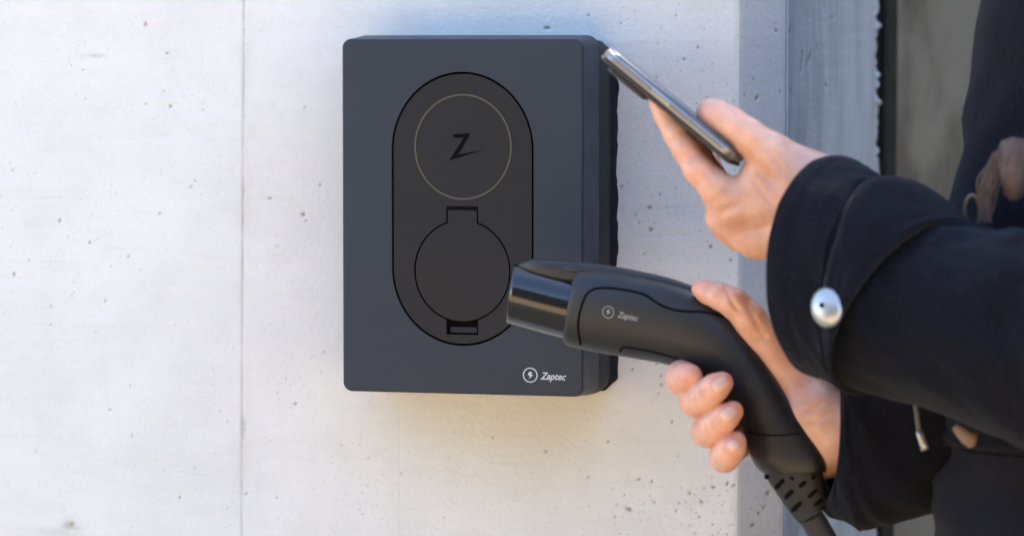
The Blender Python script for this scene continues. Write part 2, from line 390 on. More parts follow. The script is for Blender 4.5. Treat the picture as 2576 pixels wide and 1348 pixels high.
Z = np.concatenate([np.linspace(0, zlo, 10)[:-1], np.arange(zlo, zhi, .0013), np.linspace(zhi, 3.0, 10)])
ZB0 = P(1165, 985, -.0).z
def wall_strip(name, sa, sb, dense0, m, parent, label=None, last=False):
    if last:
        s = np.concatenate([np.arange(sa, S0 + .012, .0013), np.arange(S0 + .012, S1 - .006, .0015), np.arange(S1 - .006, S1 + .006, .0012), np.arange(S1 + .006, sb, .006), [sb]])
    elif dense0 is None: s = np.append(np.arange(sa, sb, .0013), sb)
    else: s = np.concatenate([np.linspace(sa, dense0, 10)[:-1], np.arange(dense0, sb, .0013), [sb]])
    Sg, Zg = np.meshgrid(s, Z, indexing='ij'); disp = np.zeros_like(Sg); dirt = np.zeros_like(Sg); stain = np.zeros_like(Sg)
    disp += vnoise(Sg * 6, Zg * 6, 3, 3) * .0005 + vnoise(Sg * 10, Zg * 120, 5, 3) * .00018 + vnoise(Sg * 70, Zg * 12, 6, 2) * .00012 + vnoise(Sg * 300, Zg * 300, 9, 2) * .00012
    for (px, pz, r, d) in ps:
        if px < s[0] - .01 or px > s[-1] + .01: continue
        sc = 1 if px < S1 else 6
        i0, i1 = np.searchsorted(s, [px - r * 3 * sc, px + r * 3 * sc]); j0, j1 = np.searchsorted(Z, [pz - r * 3, pz + r * 3])
        if i1 <= i0 or j1 <= j0: continue
        a = Sg[i0:i1, j0:j1] - px; b = Zg[i0:i1, j0:j1] - pz; th = (px * 7919) % 3.14; el = 1 + (pz * 6151) % .9; a, b = (a * math.cos(th) + b * math.sin(th)) * el, (-a * math.sin(th) + b * math.cos(th)) / el ** .5
        wob = 1 + .55 * vnoise(a / r * 1.3 / sc + px * 91, b / r * 1.3, 12)
        q = np.exp(-((a / sc) ** 2 + b ** 2) / (r * r * .55) * wob)
        disp[i0:i1, j0:j1] -= q * r * 1.0 * d; dirt[i0:i1, j0:j1] = np.maximum(dirt[i0:i1, j0:j1], np.clip(q * 1.15, 0, 1) * d * .8)
    for sx, dep, wd in ((XS1 + 7, .0011, .0011), (XS2 + 7, .0004, .0009)):
        e = np.abs(Sg - sx); rough = .6 + .6 * vnoise(Zg * 45, Zg * 3, 21, 3)
        if dep < .001: rough = rough * np.clip((ZB0 - Zg) / .03, 0, 1)
        disp -= dep * np.exp(-(e / wd) ** 2) * np.clip(rough, .0 if dep < .001 else .1, 1.4)
        dirt = np.maximum(dirt, np.exp(-(e / wd) ** 2) * np.clip(rough, .15 if dep > .001 else 0, 1) * (.50 if dep > .001 else .08))
        if dep > .001:  # bleed beside the joint
            stain = np.maximum(stain, np.exp(-(e / .006) ** 2) * np.clip(vnoise(Zg * 12, Sg * 40, 23, 3), 0, 1) * .35)
    # tan blotches and a knot on the joint
    for u, v, ru, rv, a in ((180, 1322, 26, 14, .7), (238, 141, 30, 5, .45), (616, 1075, 7, 26, .8), (150, 1338, 60, 10, .25)):
        c = P(u, v, 0); g = np.exp(-((Sg - c.x - 7) * 3000 / ru) ** 2 - ((Zg - c.z) * 3000 / rv) ** 2)
        stain = np.maximum(stain, g * a * np.clip(1 + .9 * vnoise(Sg * 200, Zg * 200, 31, 3), 0, 1.3))
    # board marks: long shallow horizontal lines
    for u, v, ln in ((60, 480, 180), (70, 500, 170), (60, 520, 160), (330, 632, 60), (520, 640, 80), (700, 1380, 90), (690, 500, 60), (20, 945, 90), (40, 700, 120), (500, 1177, 120), (480, 1190, 120), (1680, 530, 90), (1700, 420, 80), (1650, 600, 110), (60, 660, 200), (330, 540, 120)):
        c = P(u, v, 0); g = np.exp(-(np.abs(Sg - c.x - 7) * 3000 / ln) ** 4) * np.exp(-((Zg - c.z + .004 * vnoise(Sg * 20, Zg * 0, 44)) * 3000 / 3.2) ** 2)
        g = g * np.clip(.6 + .9 * vnoise(Sg * 60, Zg * 200, 45, 2), 0, 1.2); disp -= g * .0003; dirt = np.maximum(dirt, g * .07)
    if last:      # ragged fin of concrete along the far edge of the return
        fe = np.clip((Sg - (S2 - .03)) / .03, 0, 1)
        for u_, v_, a in ((0, 65, 1.), (0, 190, .8), (0, 257, 1.2), (0, 215, .6), (0, 380, .4), (0, 1180, .6)):
            zc = P(2205, v_, YE).z; disp += fe ** 2 * np.exp(-((Zg - zc) / .0035) ** 2) * .0045 * a
        disp += fe * np.clip(vnoise(Zg * 60, Zg * 0 + 3, 51, 3), -.6, 1) * .0022
    # joint leans slightly
    lean = (Zg - AIM.z) * (13 / 1348) ; ww = np.clip(1 - np.abs(Sg - XS1 - 7) / .12, 0, 1)
    Sw = Sg + lean * ww
    x, y, nx, ny = prof(Sw)
    if last:
        rag = np.clip((Sg - (S2 - .05)) / .05, 0, 1); y = y + rag * vnoise(Zg * 90, Zg * 0, 61, 4) * .03
    V = np.stack([x + nx * disp, y + ny * disp, Zg], -1).reshape(-1, 3)
    a = np.arange(len(s) * len(Z)).reshape(len(s), len(Z))
    F = np.stack([a[:-1, :-1], a[1:, :-1], a[1:, 1:], a[:-1, 1:]], -1).reshape(-1, 4)
    o = fromnp(name, V, F, m, parent)
    for nm, arr in (('dirt', dirt), ('stain', stain)):
        at = o.data.attributes.new(nm, 'FLOAT', 'POINT'); at.data.foreach_set('value', np.clip(arr, 0, 1).ravel().astype(np.float32))
    if label: o['label'] = label
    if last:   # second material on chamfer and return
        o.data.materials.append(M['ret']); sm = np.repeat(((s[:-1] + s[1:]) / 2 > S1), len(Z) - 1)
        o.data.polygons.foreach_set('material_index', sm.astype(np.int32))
    return o
wall = thing('concrete_wall', (0, .1, 0), 'pale pitted concrete wall with chamfered corner carrying the charging box', 'wall')
wall_strip('panel', 0, XS1 + 7, P(-60, 674, 0).x + 7, M['wall'], wall)
wall_strip('panel', XS1 + 7, XS2 + 7, None, M['wall'], wall)
wall_strip('panel', XS2 + 7, S2, None, M['wall'], wall, None, True)
# body of the wall behind its faces, and its top
obj('wall_core', [(-7, .01, 0), (XC - .012, .06, 0), (XC - .012, YE - .06, 0), (-7, YE - .06, 0), (-7, .01, 2.99), (XC - .012, .06, 2.99), (XC - .012, YE - .06, 2.99), (-7, YE - .06, 2.99)],
    [(0, 3, 2, 1), (4, 5, 6, 7), (0, 1, 5, 4), (1, 2, 6, 5), (2, 3, 7, 6), (3, 0, 4, 7)], M['wall'], wall)
def box(name, x0, x1, y0, y1, z0, z1, m, parent=None, bev=0):
    V = [(x0, y0, z0), (x1, y0, z0), (x1, y1, z0), (x0, y1, z0), (x0, y0, z1), (x1, y0, z1), (x1, y1, z1), (x0, y1, z1)]
    o = obj(name, V, [(0, 3, 2, 1), (4, 5, 6, 7), (0, 1, 5, 4), (1, 2, 6, 5), (2, 3, 7, 6), (3, 0, 4, 7)], m, parent)
    if bev:
        bm = bmesh.new(); bm.from_mesh(o.data); bmesh.ops.bevel(bm, geom=list(bm.edges), offset=bev, segments=2, profile=.6, affect='EDGES'); bm.to_mesh(o.data); bm.free()
    return o
# black steel channel behind the wall's ragged edge: web and flange
xp = P(2231, 674, YE + .05).x
ch = thing('steel_channel', (xp, YE + .08, 0), 'narrow black steel upright closing the gap behind the ragged wall edge', 'post')
box('web', XC - .10, xp - .006, YE + .055, YE + .075, 0, 3.2, M['black'], ch, .002)
box('flange', xp - .0055, xp, YE + .05, YE + .12, 0, 3.2, M['black'], ch, .0015)
# grey wall further back
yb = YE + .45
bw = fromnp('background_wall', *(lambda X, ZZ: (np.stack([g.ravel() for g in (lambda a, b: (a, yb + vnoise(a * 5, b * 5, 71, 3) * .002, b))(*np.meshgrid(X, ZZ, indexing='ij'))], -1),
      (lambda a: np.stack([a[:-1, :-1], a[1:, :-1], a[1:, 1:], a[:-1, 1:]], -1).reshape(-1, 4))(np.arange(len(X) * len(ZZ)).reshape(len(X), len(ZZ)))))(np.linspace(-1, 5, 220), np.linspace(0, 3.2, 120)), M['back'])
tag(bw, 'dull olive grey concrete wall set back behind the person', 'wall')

sw = box('added_side_wall', 2.3, 2.55, -.7, yb - .02, 0, 3.2, M['render'], None, .01)  # unseen wall added to darken the chamfer and the return
tag(sw, 'unseen grey rendered wall added right of the person to shade the corner', 'wall')
# ------------------------------------------------------------------ charging box
YF = -.09
PX = lambda u, v=540, y=YF: P(u, v, y).x
PZ = lambda v, u=1165, y=YF: P(u, v, y).z
XL, XR, ZT, ZB = PX(861), PX(1467), PZ(98), PZ(991)
cs = thing('charging_station', ((XL + XR) / 2, 0, ZB), 'slate blue electric charging box with a dark oval panel, fixed to the pale wall', 'charging box')
cx = PX(1163, 525); ztop = PZ(181); zbot = PZ(870); rp = (PX(1341) - PX(984)) / 2
def pill(r, n=40):
    L = []; za = ztop - rp * 1.06; zb = zbot + rp * 1.06
    for k in range(n + 1):
        a = math.pi * k / n; L.append((cx + r * math.cos(a), za + r * 1.06 * math.sin(a)))
    for k in range(n + 1):
        a = math.pi + math.pi * k / n; L.append((cx + r * math.cos(a), zb + r * 1.06 * math.sin(a)))
    return L
# cover: face with an oval opening + rounded edge + drafted side
R0 = .006
face = rrect(XL + .0016, XR - .0016, ZB + .0016, ZT - .0016, R0)
fr = plate('front_cover', face, [pill(rp)], YF, YF + .0030, M['cover'], cs)
bm = bmesh.new(); bm.from_mesh(fr.data)
prev = None
seq = [(YF, .0016), (YF + .0003, .0009), (YF + .0009, .0004), (YF + .002, 0), (YF + .020, -.0010), (YF + .045, -.0030), (YF + .0462, -.0026), (YF + .0462, .004)]
for y, ins in seq:
    L = rrect(XL + ins, XR - ins, ZB + ins, ZT - ins, max(R0 + .0016 - ins, .002)); cur = [bm.verts.new((x, y, z)) for x, z in L]
    if prev:
        for i in range(len(cur)): k = (i + 1) % len(cur); bm.faces.new((prev[i], prev[k], cur[k], cur[i]))
    prev = cur
bmesh.ops.remove_doubles(bm, verts=bm.verts, dist=1e-6)
# the rim skirt made by plate() at the outer edge is not needed
bm.to_mesh(fr.data); bm.free(); fixn(fr); autosmooth(fr, 14)
def ringstack(name, seq, m, parent, r):
    rings = [[Vector((x, y, z)) for x, z in rrect(XL + i, XR - i, ZB + (i if i > 0 else i * .9), ZT - max(i, .0), max(r - i, .003), 3)] for y, i in seq]
    return autosmooth(loft(name, rings, m, parent), 30)
ringstack('housing', [(YF + .0465, .002), (YF + .0465, -.0022), (-.030, -.0050), (-.010, -.0050), (-.010, .006)], M['housing'], cs, .010)
# bottom and right have a small bevelled hanging lip in the photo: the rear housing is chamfered at its lower corner
# ragged black strip behind the box, modelled in place of the shade there
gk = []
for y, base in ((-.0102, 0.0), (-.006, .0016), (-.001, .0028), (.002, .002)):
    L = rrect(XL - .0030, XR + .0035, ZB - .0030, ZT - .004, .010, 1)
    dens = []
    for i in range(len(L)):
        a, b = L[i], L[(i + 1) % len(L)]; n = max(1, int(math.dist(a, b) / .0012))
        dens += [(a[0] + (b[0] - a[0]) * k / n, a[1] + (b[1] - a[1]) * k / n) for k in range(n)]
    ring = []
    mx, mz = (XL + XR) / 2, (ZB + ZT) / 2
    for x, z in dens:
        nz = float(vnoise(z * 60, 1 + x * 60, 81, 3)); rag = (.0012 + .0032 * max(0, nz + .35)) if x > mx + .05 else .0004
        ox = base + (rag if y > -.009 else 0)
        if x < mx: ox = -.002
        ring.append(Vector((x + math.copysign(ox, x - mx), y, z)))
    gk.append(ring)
loft('shade_strip', gk, M['shade_edge'], cs, smooth=False)
# oval panel and everything on it
sc = PX(1162.5, 685); sz = PZ(682); sr = (PX(1283) - PX(1040)) / 2; sry = (PZ(552) - PZ(812)) / 2
tw = (PX(1202) - PX(1122)) / 2; tz = PZ(519); bz = PZ(842)
def keyhole(off, top, bottom, n=60):
    """circle with a tab on top and a notch below; off shrinks it"""
    r1, r2, t = sr - off, sry - off, tw - off; a0 = math.asin(t / r1); L = []
    zt = sz + r2 * math.cos(a0)
    if top: L += [(sc + t, zt), (sc + t, tz - off), (sc - t, tz - off), (sc - t, zt)]
    st = math.pi / 2 + a0 if top else math.pi / 2
    en = 3 * math.pi / 2 - a0 if bottom else 3 * math.pi / 2
    for k in range(n + 1):
        a = st + (en - st) * k / n
        if top and k == 0: continue
        L.append((sc + r1 * math.cos(a), sz + r2 * math.sin(a)))
    if bottom: L += [(sc - t, bz + off), (sc + t, bz + off)]
    st2 = 3 * math.pi / 2 + a0 if bottom else 3 * math.pi / 2; en2 = 5 * math.pi / 2 - (a0 if top else 0)
    for k in range(0 if bottom else 1, n + 1):
        a = st2 + (en2 - st2) * k / n
        if k == n: continue
        L.append((sc + r1 * math.cos(a), sz + r2 * math.sin(a)))
    return L
pan = plate('oval_panel', pill(rp - .0017), [keyhole(0, True, True)], YF + .0003, YF + .006, M['panel'], cs)
obj('panel_recess', [(cx - rp * 1.02, YF + .0062, zbot - .003), (cx + rp * 1.02, YF + .0062, zbot - .003), (cx + rp * 1.02, YF + .0062, ztop + .003), (cx - rp * 1.02, YF + .0062, ztop + .003)], [(0, 1, 2, 3)], M['gap'], cs)
fl = plate('socket_flap', keyhole(.0013, True, False), [], YF + .0006, YF + .0055, M['panel'], cs)
box('hinge_slot', sc - tw + .0004, sc + tw - .0004, YF + .0001, YF + .0009, tz - .0032, tz - .0001, M['gap'], fl)
box('latch', sc - tw + .0022, sc + tw - .0016, YF + .0030, YF + .0058, bz + .0012, bz + .0062, M['housing'], cs, .0006)
# status ring
rc = PX(1164.5, 370); rz = PZ(370); ra, rb = (PX(1287) - PX(1042)) / 2, (PZ(237) - PZ(503)) / 2
E = lambda a, b, n=96: [(rc + a * math.cos(2 * math.pi * k / n), rz + b * math.sin(2 * math.pi * k / n)) for k in range(n)]
plate('status_ring', E(ra, rb), [E(ra - .0014, rb - .0014)], YF - .0001, YF + .002, M['ring'], cs)
zem = [(1139, 338), (1184, 336), (1152, 390), (1216, 377), (1130, 404), (1167, 347), (1144, 347)]
plate('z_emblem', [(PX(u), PZ(v, u)) for u, v in zem][::-1], [], YF - .0001, YF + .001, M['gap'], cs)
def text_mesh(body, size, shear=.25, bold=.01):
    cu = bpy.data.curves.new('t', 'FONT'); cu.body = body; cu.size = size; cu.shear = shear; cu.offset = bold * size; cu.extrude = 0; cu.resolution_u = 3
    to = bpy.data.objects.new('t', cu); COL.objects.link(to); bpy.context.view_layer.update()
    me = bpy.data.meshes.new_from_object(to.evaluated_get(bpy.context.evaluated_depsgraph_get())); bpy.data.objects.remove(to); bpy.data.curves.remove(cu); return me
def logo(parent, u, v, rad, tu, tlen, y, m, ang=0, yfun=None):
    """ring with a bolt in it and the maker's word, printed; returns the objects"""
    c = P(u, v, y); r = rad / 3000 * (-(y) * 0 + 1) * ((y - CAM.y) / -CAM.y); ca, sa = math.cos(ang), math.sin(ang); out = []
    def T(x, z): return (c.x + x * ca + z * sa, c.z - x * sa + z * ca)
    cir = lambda q: [T(q * math.cos(2 * math.pi * k / 40), q * math.sin(2 * math.pi * k / 40)) for k in range(40)]
    out.append(plate('logo_ring', cir(r), [cir(r * .86)], y - .0003, y, m, parent))
    b = [(-.16, .42), (.26, .44), (.10, .10), (.42, .02), (-.20, -.50), (-.02, -.08), (-.34, -.02)]
    out.append(plate('bolt_mark', [T(x * r, z * r) for x, z in b][::-1], [], y - .0003, y, m, parent))
    me = text_mesh('Zaptec', 1.0, .3, .018); co = np.array([v_.co[:] for v_ in me.vertices]); x0, x1 = co[:, 0].min(), co[:, 0].max()
    L = tlen / 3000 * ((y - CAM.y) / -CAM.y) ; k = L / (x1 - x0); off = (tu - u) / 3000
    for v_ in me.vertices:
        X = (v_.co.x - x0) * k + off; Zz = (v_.co.y - .36) * k * 1.12; p = T(X, Zz); v_.co = (p[0], y - .0003, p[1])
    o = link('lettering', me, m, parent); out.append(o)
    return out
logo(cs, 1334, 943, 19, 1360, 66, YF - .0001, M['white'], math.radians(1.2))

# ------------------------------------------------------------------ connector
cn = thing('charging_connector', P(1640, 800, -.27), 'black charging connector with glossy nose and cable, gripped in the lower hand', 'charging plug')
def gun(u): return -.225 - (min(max(u, 1270), 2110) - 1270) / 840 * .05
cyl_st = [((1297, 663), (1274, 813), gun(1285), .0228, -3), ((1345, 675), (1322, 826), gun(1335), .0228, -3), ((1400, 689), (1377, 841), gun(1390), .0230, -3), ((1460, 704), (1438, 856), gun(1450), .0231, -3)]
rings = stack(cyl_st, 72, 1, 5)
c0 = sum(rings[0], Vector()) / 72; d0 = (rings[0][0] - rings[0][0])
inner = [[c0 + (p - c0) * .97 + (c0 - sum(rings[1], Vector()) / 72) * .25 for p in rings[0]]]
deep = [[c0 + (p - c0) * .84 + (sum(rings[3], Vector()) / 72 - c0) * 1.0 for p in rings[0]]]
lip = [[c0 + (p - c0) * .86 + (c0 - sum(rings[1], Vector()) / 72) * .25 for p in rings[0]]]
nose = loft('nose_sleeve', deep + lip + inner + rings, M['gloss'], cn)
# contact block inside the nose
blk = [[c0 + (p - c0) * .60 + (sum(rings[2], Vector()) / 72 - c0) * k for p in rings[0]] for k in (.2, 1.5)]
loft('contact_block', blk, M['gap'], cn)
body_st = [((1448, 690), (1419, 862), gun(1435), .0255, -3), ((1458, 674), (1430, 870), gun(1445), .0268, -3), ((1530, 676), (1490, 884), gun(1510), .0275, -2), ((1620, 693), (1580, 899), gun(1600), .0272, 0), ((1700, 713), (1655, 912), gun(1680), .0262, 0),
           ((1772, 742), (1715, 928), gun(1745), .0250, 0), ((1834, 786), (1765, 950), gun(1800), .0240, 0), ((1886, 848), (1812, 985), gun(1850), .0232, 0), ((1938, 925), (1850, 1036), gun(1895), .0228, 0),
           ((1992, 1012), (1874, 1092), gun(1933), .0226, 0), ((2042, 1082), (1884, 1132), gun(1958), .0230, 0), ((2078, 1146), (1898, 1168), gun(1980), .0230, 0), ((2080, 1186), (1922, 1192), gun(1994), .0215, 0)]
body = loft('grip_body', stack(body_st, 64, .86, 7), M['grip'], cn)
# collar in front of the body
col = stack([((1444, 690), (1416, 858), gun(1430), .0246, -3), ((1452, 686), (1424, 864), gun(1438), .0258, -3), ((1474, 686), (1446, 872), gun(1460), .0266, -3)], 64, .95, 3)
loft('collar', col, M['grip'], cn)
# latch housing: ridge on top of the nose running back over the body
def ridge(name, st, m, n=28, p=.55):
    return loft(name, stack(st, n, p, 5), m, cn)
ridge('latch_housing', [((1302, 664), (1306, 690), gun(1300) + .004, .010, 0), ((1322, 655), (1326, 694), gun(1320) + .003, .0125, 0), ((1352, 650), (1356, 704), gun(1350) + .002, .0135, 0), ((1420, 655), (1420, 716), gun(1420) + .002, .0138, 0), ((1490, 662), (1488, 716), gun(1490) + .002, .0138, 0),
                        ((1580, 676), (1570, 730), gun(1580) + .002, .0135, 0), ((1680, 698), (1668, 750), gun(1680) + .002, .012, 0), ((1752, 722), (1735, 770), gun(1745) + .002, .009, 0)], M['grip'])
bx = ridge('latch_highlight', [((1418, 668), (1420, 684), gun(1430) - .008, .0042, 0), ((1435, 669), (1437, 686), gun(1440) - .008, .005, 0), ((1462, 675), (1462, 690), gun(1460) - .008, .004, 0)], M['cable'])  # small ridge in paler grey, standing in for the highlight on the housing
BV = bvh_of(body)
def seam(name, pts, wd=.0011, m=None):
    P3 = []; pts2 = []
    A = np.array(pts, float)
    for i in range(len(A) - 1):
        p0, p1, p2, p3 = A[max(i - 1, 0)], A[i], A[i + 1], A[min(i + 2, len(A) - 1)]
        for s in range(8):
            t = s / 8; pts2.append(.5 * (2 * p1 + (p2 - p0) * t + (2 * p0 - 5 * p1 + 4 * p2 - p3) * t * t + (3 * p1 - p0 - 3 * p2 + p3) * t ** 3))
    pts2.append(A[-1])
    for u, v in pts2:
        d = (P(u, v, -.2) - CAM).normalized(); h = BV.ray_cast(CAM, d)
        if h[0]: P3.append(h[0] + d * .0004)
    if len(P3) > 3: return tube(name, P3, wd, m or M['gap'], cn, 8)
seam('panel_seam', [(1461, 866), (1455, 830), (1456, 800), (1465, 765), (1478, 738), (1500, 726), (1530, 725), (1575, 730), (1620, 741), (1650, 760), (1680, 775), (1720, 783), (1775, 786), (1830, 800)])
seam('cap_seam', [(1881, 1085), (1905, 1092), (1940, 1094), (1975, 1093), (2010, 1090)], .0008)
seam('trigger_seam', [(1560, 884), (1566, 874), (1580, 873), (1640, 884), (1700, 900), (1712, 906)], .0010)
for o in logo(cn, 1507, 793, 16, 1530, 56, -.30, M['dimprint'], math.radians(9)):
    for v in o.data.vertices: v.co.y = 0
    drape(o, BV, .0004)
    o.data.update()
# strain relief: a tapering rubber boot with staggered slots
ax = [(2037, 1294), (2054, 1322), (2072, 1352), (2098, 1400), (2130, 1460)]
def axis(t):
    t = min(max(t, 0), len(ax) - 1.001); i = int(t); f = t - i; return (ax[i][0] * (1 - f) + ax[i + 1][0] * f, ax[i][1] * (1 - f) + ax[i + 1][1] * f)
gy = gun(1990)
boot = loft('strain_relief', stack([((2066, 1180), (1918, 1184), gy, .0200, 0), ((2070, 1196), (1927, 1200), gy, .0195, 0), ((2074, 1220), (1944, 1226), gy, .0178, 0), ((2076, 1246), (1966, 1258), gy, .0158, 0), ((2073, 1268), (1990, 1292), gy + .001, .0138, 0),
      ((2070, 1274), (2000, 1304), gy + .001, .0132, 0), ((2074, 1277), (2008, 1313), gy + .001, .0134, 0), ((2072, 1283), (2012, 1317), gy + .001, .0126, 0), ((2064, 1288), (2018, 1314), gy + .001, .0100, 0)], 48, .95, 4), M['gland'], cn)
BB = bvh_of(boot)
for (u0, v0, u1, v1) in ((1934, 1193, 1928, 1200), (1974, 1203, 1952, 1227), (1997, 1230, 1975, 1252), (2018, 1259, 1992, 1284), (2028, 1208, 2010, 1224), (2054, 1230, 2032, 1250), (2066, 1254, 2046, 1270), (1996, 1198, 1990, 1204), (2048, 1196, 2040, 1204)):
    q = []
    for t in np.linspace(0, 1, 7):
        d = (P(u0 + (u1 - u0) * t, v0 + (v1 - v0) * t, -.2) - CAM).normalized(); h_ = BB.ray_cast(CAM, d)
        if h_[0]: q.append(h_[0] + d * .0012)
    if len(q) > 3: tube('slot', q, [.0012] + [.0021] * (len(q) - 2) + [.0012], M['gap'], boot, 8)
cab = []
for t in np.linspace(-.0, 3.9, 14):
    u, v = axis(t); cab.append(P(u, v, gun(1990) + .001 + .003 * t))
last = cab[-1]
for k in range(1, 14): cab.append(last + Vector((.03 * k + .002 * k * k * .5, .004 * k, -.05 * k - .0015 * k * k)))
cab = [c for c in cab if c.z > .03]
tube('cable', cab, .0094, M['cable'], cn, 20)

# ------------------------------------------------------------------ smartphone
y_ph = -.335
a = P(1538, 136, y_ph - .002); b = P(1858, 400, y_ph - .002)
L = (b - a).normalized(); T_ = (P(1680, 180, y_ph) - P(1652, 224, y_ph)).normalized()
T_ = (T_ - L * T_.dot(L)).normalized(); W_ = L.cross(T_).normalized()
# roll a little about the long axis so the underside shows
ro = Matrix.Rotation(math.radians(-5), 3, L); T_ = ro @ T_; W_ = ro @ W_
if W_.y > 0: W_ = -W_
ph = thing('smartphone', (a + b) / 2, 'slim smartphone seen edge on, held above the box in the upper hand', 'phone')
def slab(name, l0, l1, w0, w1, t0, t1, m, r=.012, e=.0016, parent=None):
    rings = []
    for tt, ins in ((t0, e), (t0 + e * .35, e * .3), (t0 + e, 0), (t1 - e, 0), (t1 - e * .35, e * .3), (t1, e)):
        rings.append([a + L * x + W_ * z + T_ * tt for x, z in rrect(l0 + ins, l1 - ins, w0 + ins, w1 - ins, r - ins, 8)])
    return autosmooth(loft(name, rings, m, parent or ph), 40)
LN = (b - a).length
slab('metal_frame', 0, LN, -.035, .035, -.0034, .0032, M['frame'])
slab('screen', .001, LN - .001, -.034, .034, .0033, .0045, M['glass'], e=.0006)
slab('back_case', -.0006, LN + .0006, -.0358, .0358, -.0060, -.0033, M['case'], e=.0012)
slab('camera_bump', .010, .044, .004, .034, -.0095, -.0058, M['case'], r=.006, e=.0010)
slab('side_button', .045, .062, .0348, .0358, -.001, .0015, M['steel'], r=.0004, e=.0002)

# ------------------------------------------------------------------ person
pr = thing('person', (P(2700, 674, -.3).x, -.3, 0), 'person in dark navy coat at the right edge, holding a phone and a charging connector', 'person')
def J(u, v, y, r): return (np.array(P(u, v, y)), r)
def hand(joint_sets, palm, lo, hi, h=.0012, carve=None):
    base = Field(lo, hi, h)
    for (p, q, k) in palm: base.cap(p[0], q[0], p[1], q[1], k)
    X = None
    for js, kr in joint_sets:
        f = Field(lo, hi, h); finger(f, js)
        f_root = kr
        hh = np.maximum(f_root - np.abs(base.F - f.F), 0) / f_root
        base.F = np.minimum(base.F, f.F) - hh * hh * f_root * .25
    if carve:
        for c in carve: base.cap(c[0], c[1], c[2], c[3], .0025, 'sub')
    return surface_nets(base.F, base.lo, h)
def bounds(pts, pad=.03):
    A = np.array([p for p in pts]); return A.min(0) - pad, A.max(0) + pad
# --- upper hand
yp = -.340
u_th = [J(1790, 286, yp - .012, .0112), J(1806, 294, yp - .012, .0121), J(1840, 314, yp - .014, .0124), J(1880, 342, yp - .014, .0128), J(1940, 384, yp - .012, .0142), J(2030, 450, yp - .006, .0180)]
u_ix = [J(1654, 263, yp - .004, .0062), J(1672, 292, yp - .006, .0076), J(1700, 338, yp - .010, .0088), J(1722, 374, yp - .013, .0093), J(1758, 428, yp - .016, .0108), J(1800, 470, yp - .014, .0122), J(1842, 512, yp - .006, .0150)]
u_md = [J(1664, 246, yp + .016, .0066), J(1690, 285, yp + .016, .0082), J(1738, 362, yp + .016, .0092), J(1790, 450, yp + .018, .0110), J(1842, 530, yp + .016, .0145)]
u_rg = [J(1730, 330, yp + .036, .0070), J(1760, 380, yp + .040, .0085), J(1790, 470, yp + .044, .0100), J(1835, 555, yp + .036, .0140)]
u_pk = [J(1790, 400, yp + .055, .0060), J(1805, 450, yp + .060, .0075), J(1815, 520, yp + .060, .0090), J(1862, 585, yp + .050, .0120)]
u_palm = [(J(1842, 512, yp - .004, .0155), J(2060, 500, yp, .024), .012), (J(1842, 530, yp + .016, .016), J(2060, 540, yp + .01, .026), .014), (J(1835, 556, yp + .034, .0150), J(2060, 560, yp + .02, .025), .014),
          (J(1866, 590, yp + .046, .0130), J(2050, 590, yp + .02, .022), .014), (J(1950, 410, yp - .006, .0150), J(2060, 480, yp, .022), .014), (J(1812, 548, yp + .002, .0105), J(1900, 596, yp + .004, .0125), .010),
          (J(1900, 596, yp + .006, .0135), J(2000, 600, yp + .004, .019), .012), (J(2060, 510, yp + .006, .026), J(2200, 560, yp - .01, .026), .02), (J(2060, 560, yp + .01, .024), J(2200, 600, yp - .01, .026), .02),
          (J(1905, 450, yp - .006, .0125), J(1960, 470, yp - .002, .018), .012)]
allp = [j[0] for s in (u_th, u_ix, u_md, u_rg, u_pk) for j in s] + [q[0] for t in u_palm for q in t[:2]]
crease = lambda c, t, r: None
def cr(u0, v0, u1, v1, y, r=.0011):
    """a skin crease: a thin groove cut along the near surface, found by its depth y"""
    return (np.array(P(u0, v0, y)), np.array(P(u1, v1, y)), r, r * .7)
SF = None
V1, F1 = hand([(u_ix, .007), (u_md, .004), (u_rg, .004), (u_pk, .004), (u_th, .010)], u_palm, *bounds(allp))
# --- lower hand
l_ix = [J(1738, 946, -.309, .0088), J(1728, 950, -.304, .0108), J(1716, 954, -.292, .0120), J(1712, 948, -.275, .0115), J(1740, 920, -.245, .0115), J(1850, 862, -.222, .0135)]
l_md = [J(1818, 962, -.312, .0080), J(1800, 974, -.313, .0102), J(1772, 996, -.310, .0112), J(1752, 1010, -.298, .0118), J(1748, 1008, -.275, .0118), J(1790, 970, -.240, .0120), J(1880, 930, -.220, .0140)]
l_rg = [J(1844, 1034, -.310, .0078), J(1824, 1049, -.312, .0100), J(1798, 1072, -.309, .0110), J(1780, 1085, -.296, .0115), J(1778, 1085, -.275, .0115), J(1820, 1050, -.240, .0115), J(1920, 1000, -.220, .0135)]
l_pk = [J(1850, 1110, -.308, .0080), J(1842, 1124, -.310, .0100), J(1830, 1142, -.306, .0106), J(1822, 1150, -.294, .0108), J(1824, 1150, -.275, .0105), J(1860, 1115, -.245, .0105), J(1960, 1070, -.222, .0125)]
l_th = [J(1762, 727, -.270, .0068), J(1780, 735, -.272, .0085), J(1812, 746, -.275, .0098), J(1846, 762, -.276, .0112), J(1885, 800, -.272, .0122), J(1915, 850, -.262, .0145), J(1985, 960, -.252, .0180)]
l_palm = [(J(1890, 900, -.232, .013), J(2060, 1080, -.245, .021), .014), (J(1925, 880, -.245, .0145), J(2050, 1070, -.255, .0215), .012), (J(1900, 980, -.228, .014), J(2050, 1110, -.245, .020), .014),
          (J(1955, 1060, -.228, .013), J(2080, 1140, -.25, .018), .014), (J(1895, 1000, -.225, .013), J(1960, 1060, -.225, .013), .012), (J(1850, 870, -.225, .013), J(1900, 1000, -.222, .013), .012),
          (J(2040, 1050, -.258, .0215), J(2085, 1115, -.262, .0175), .012), (J(2056, 1045, -.25, .0205), J(2200, 1090, -.26, .024), .02)]
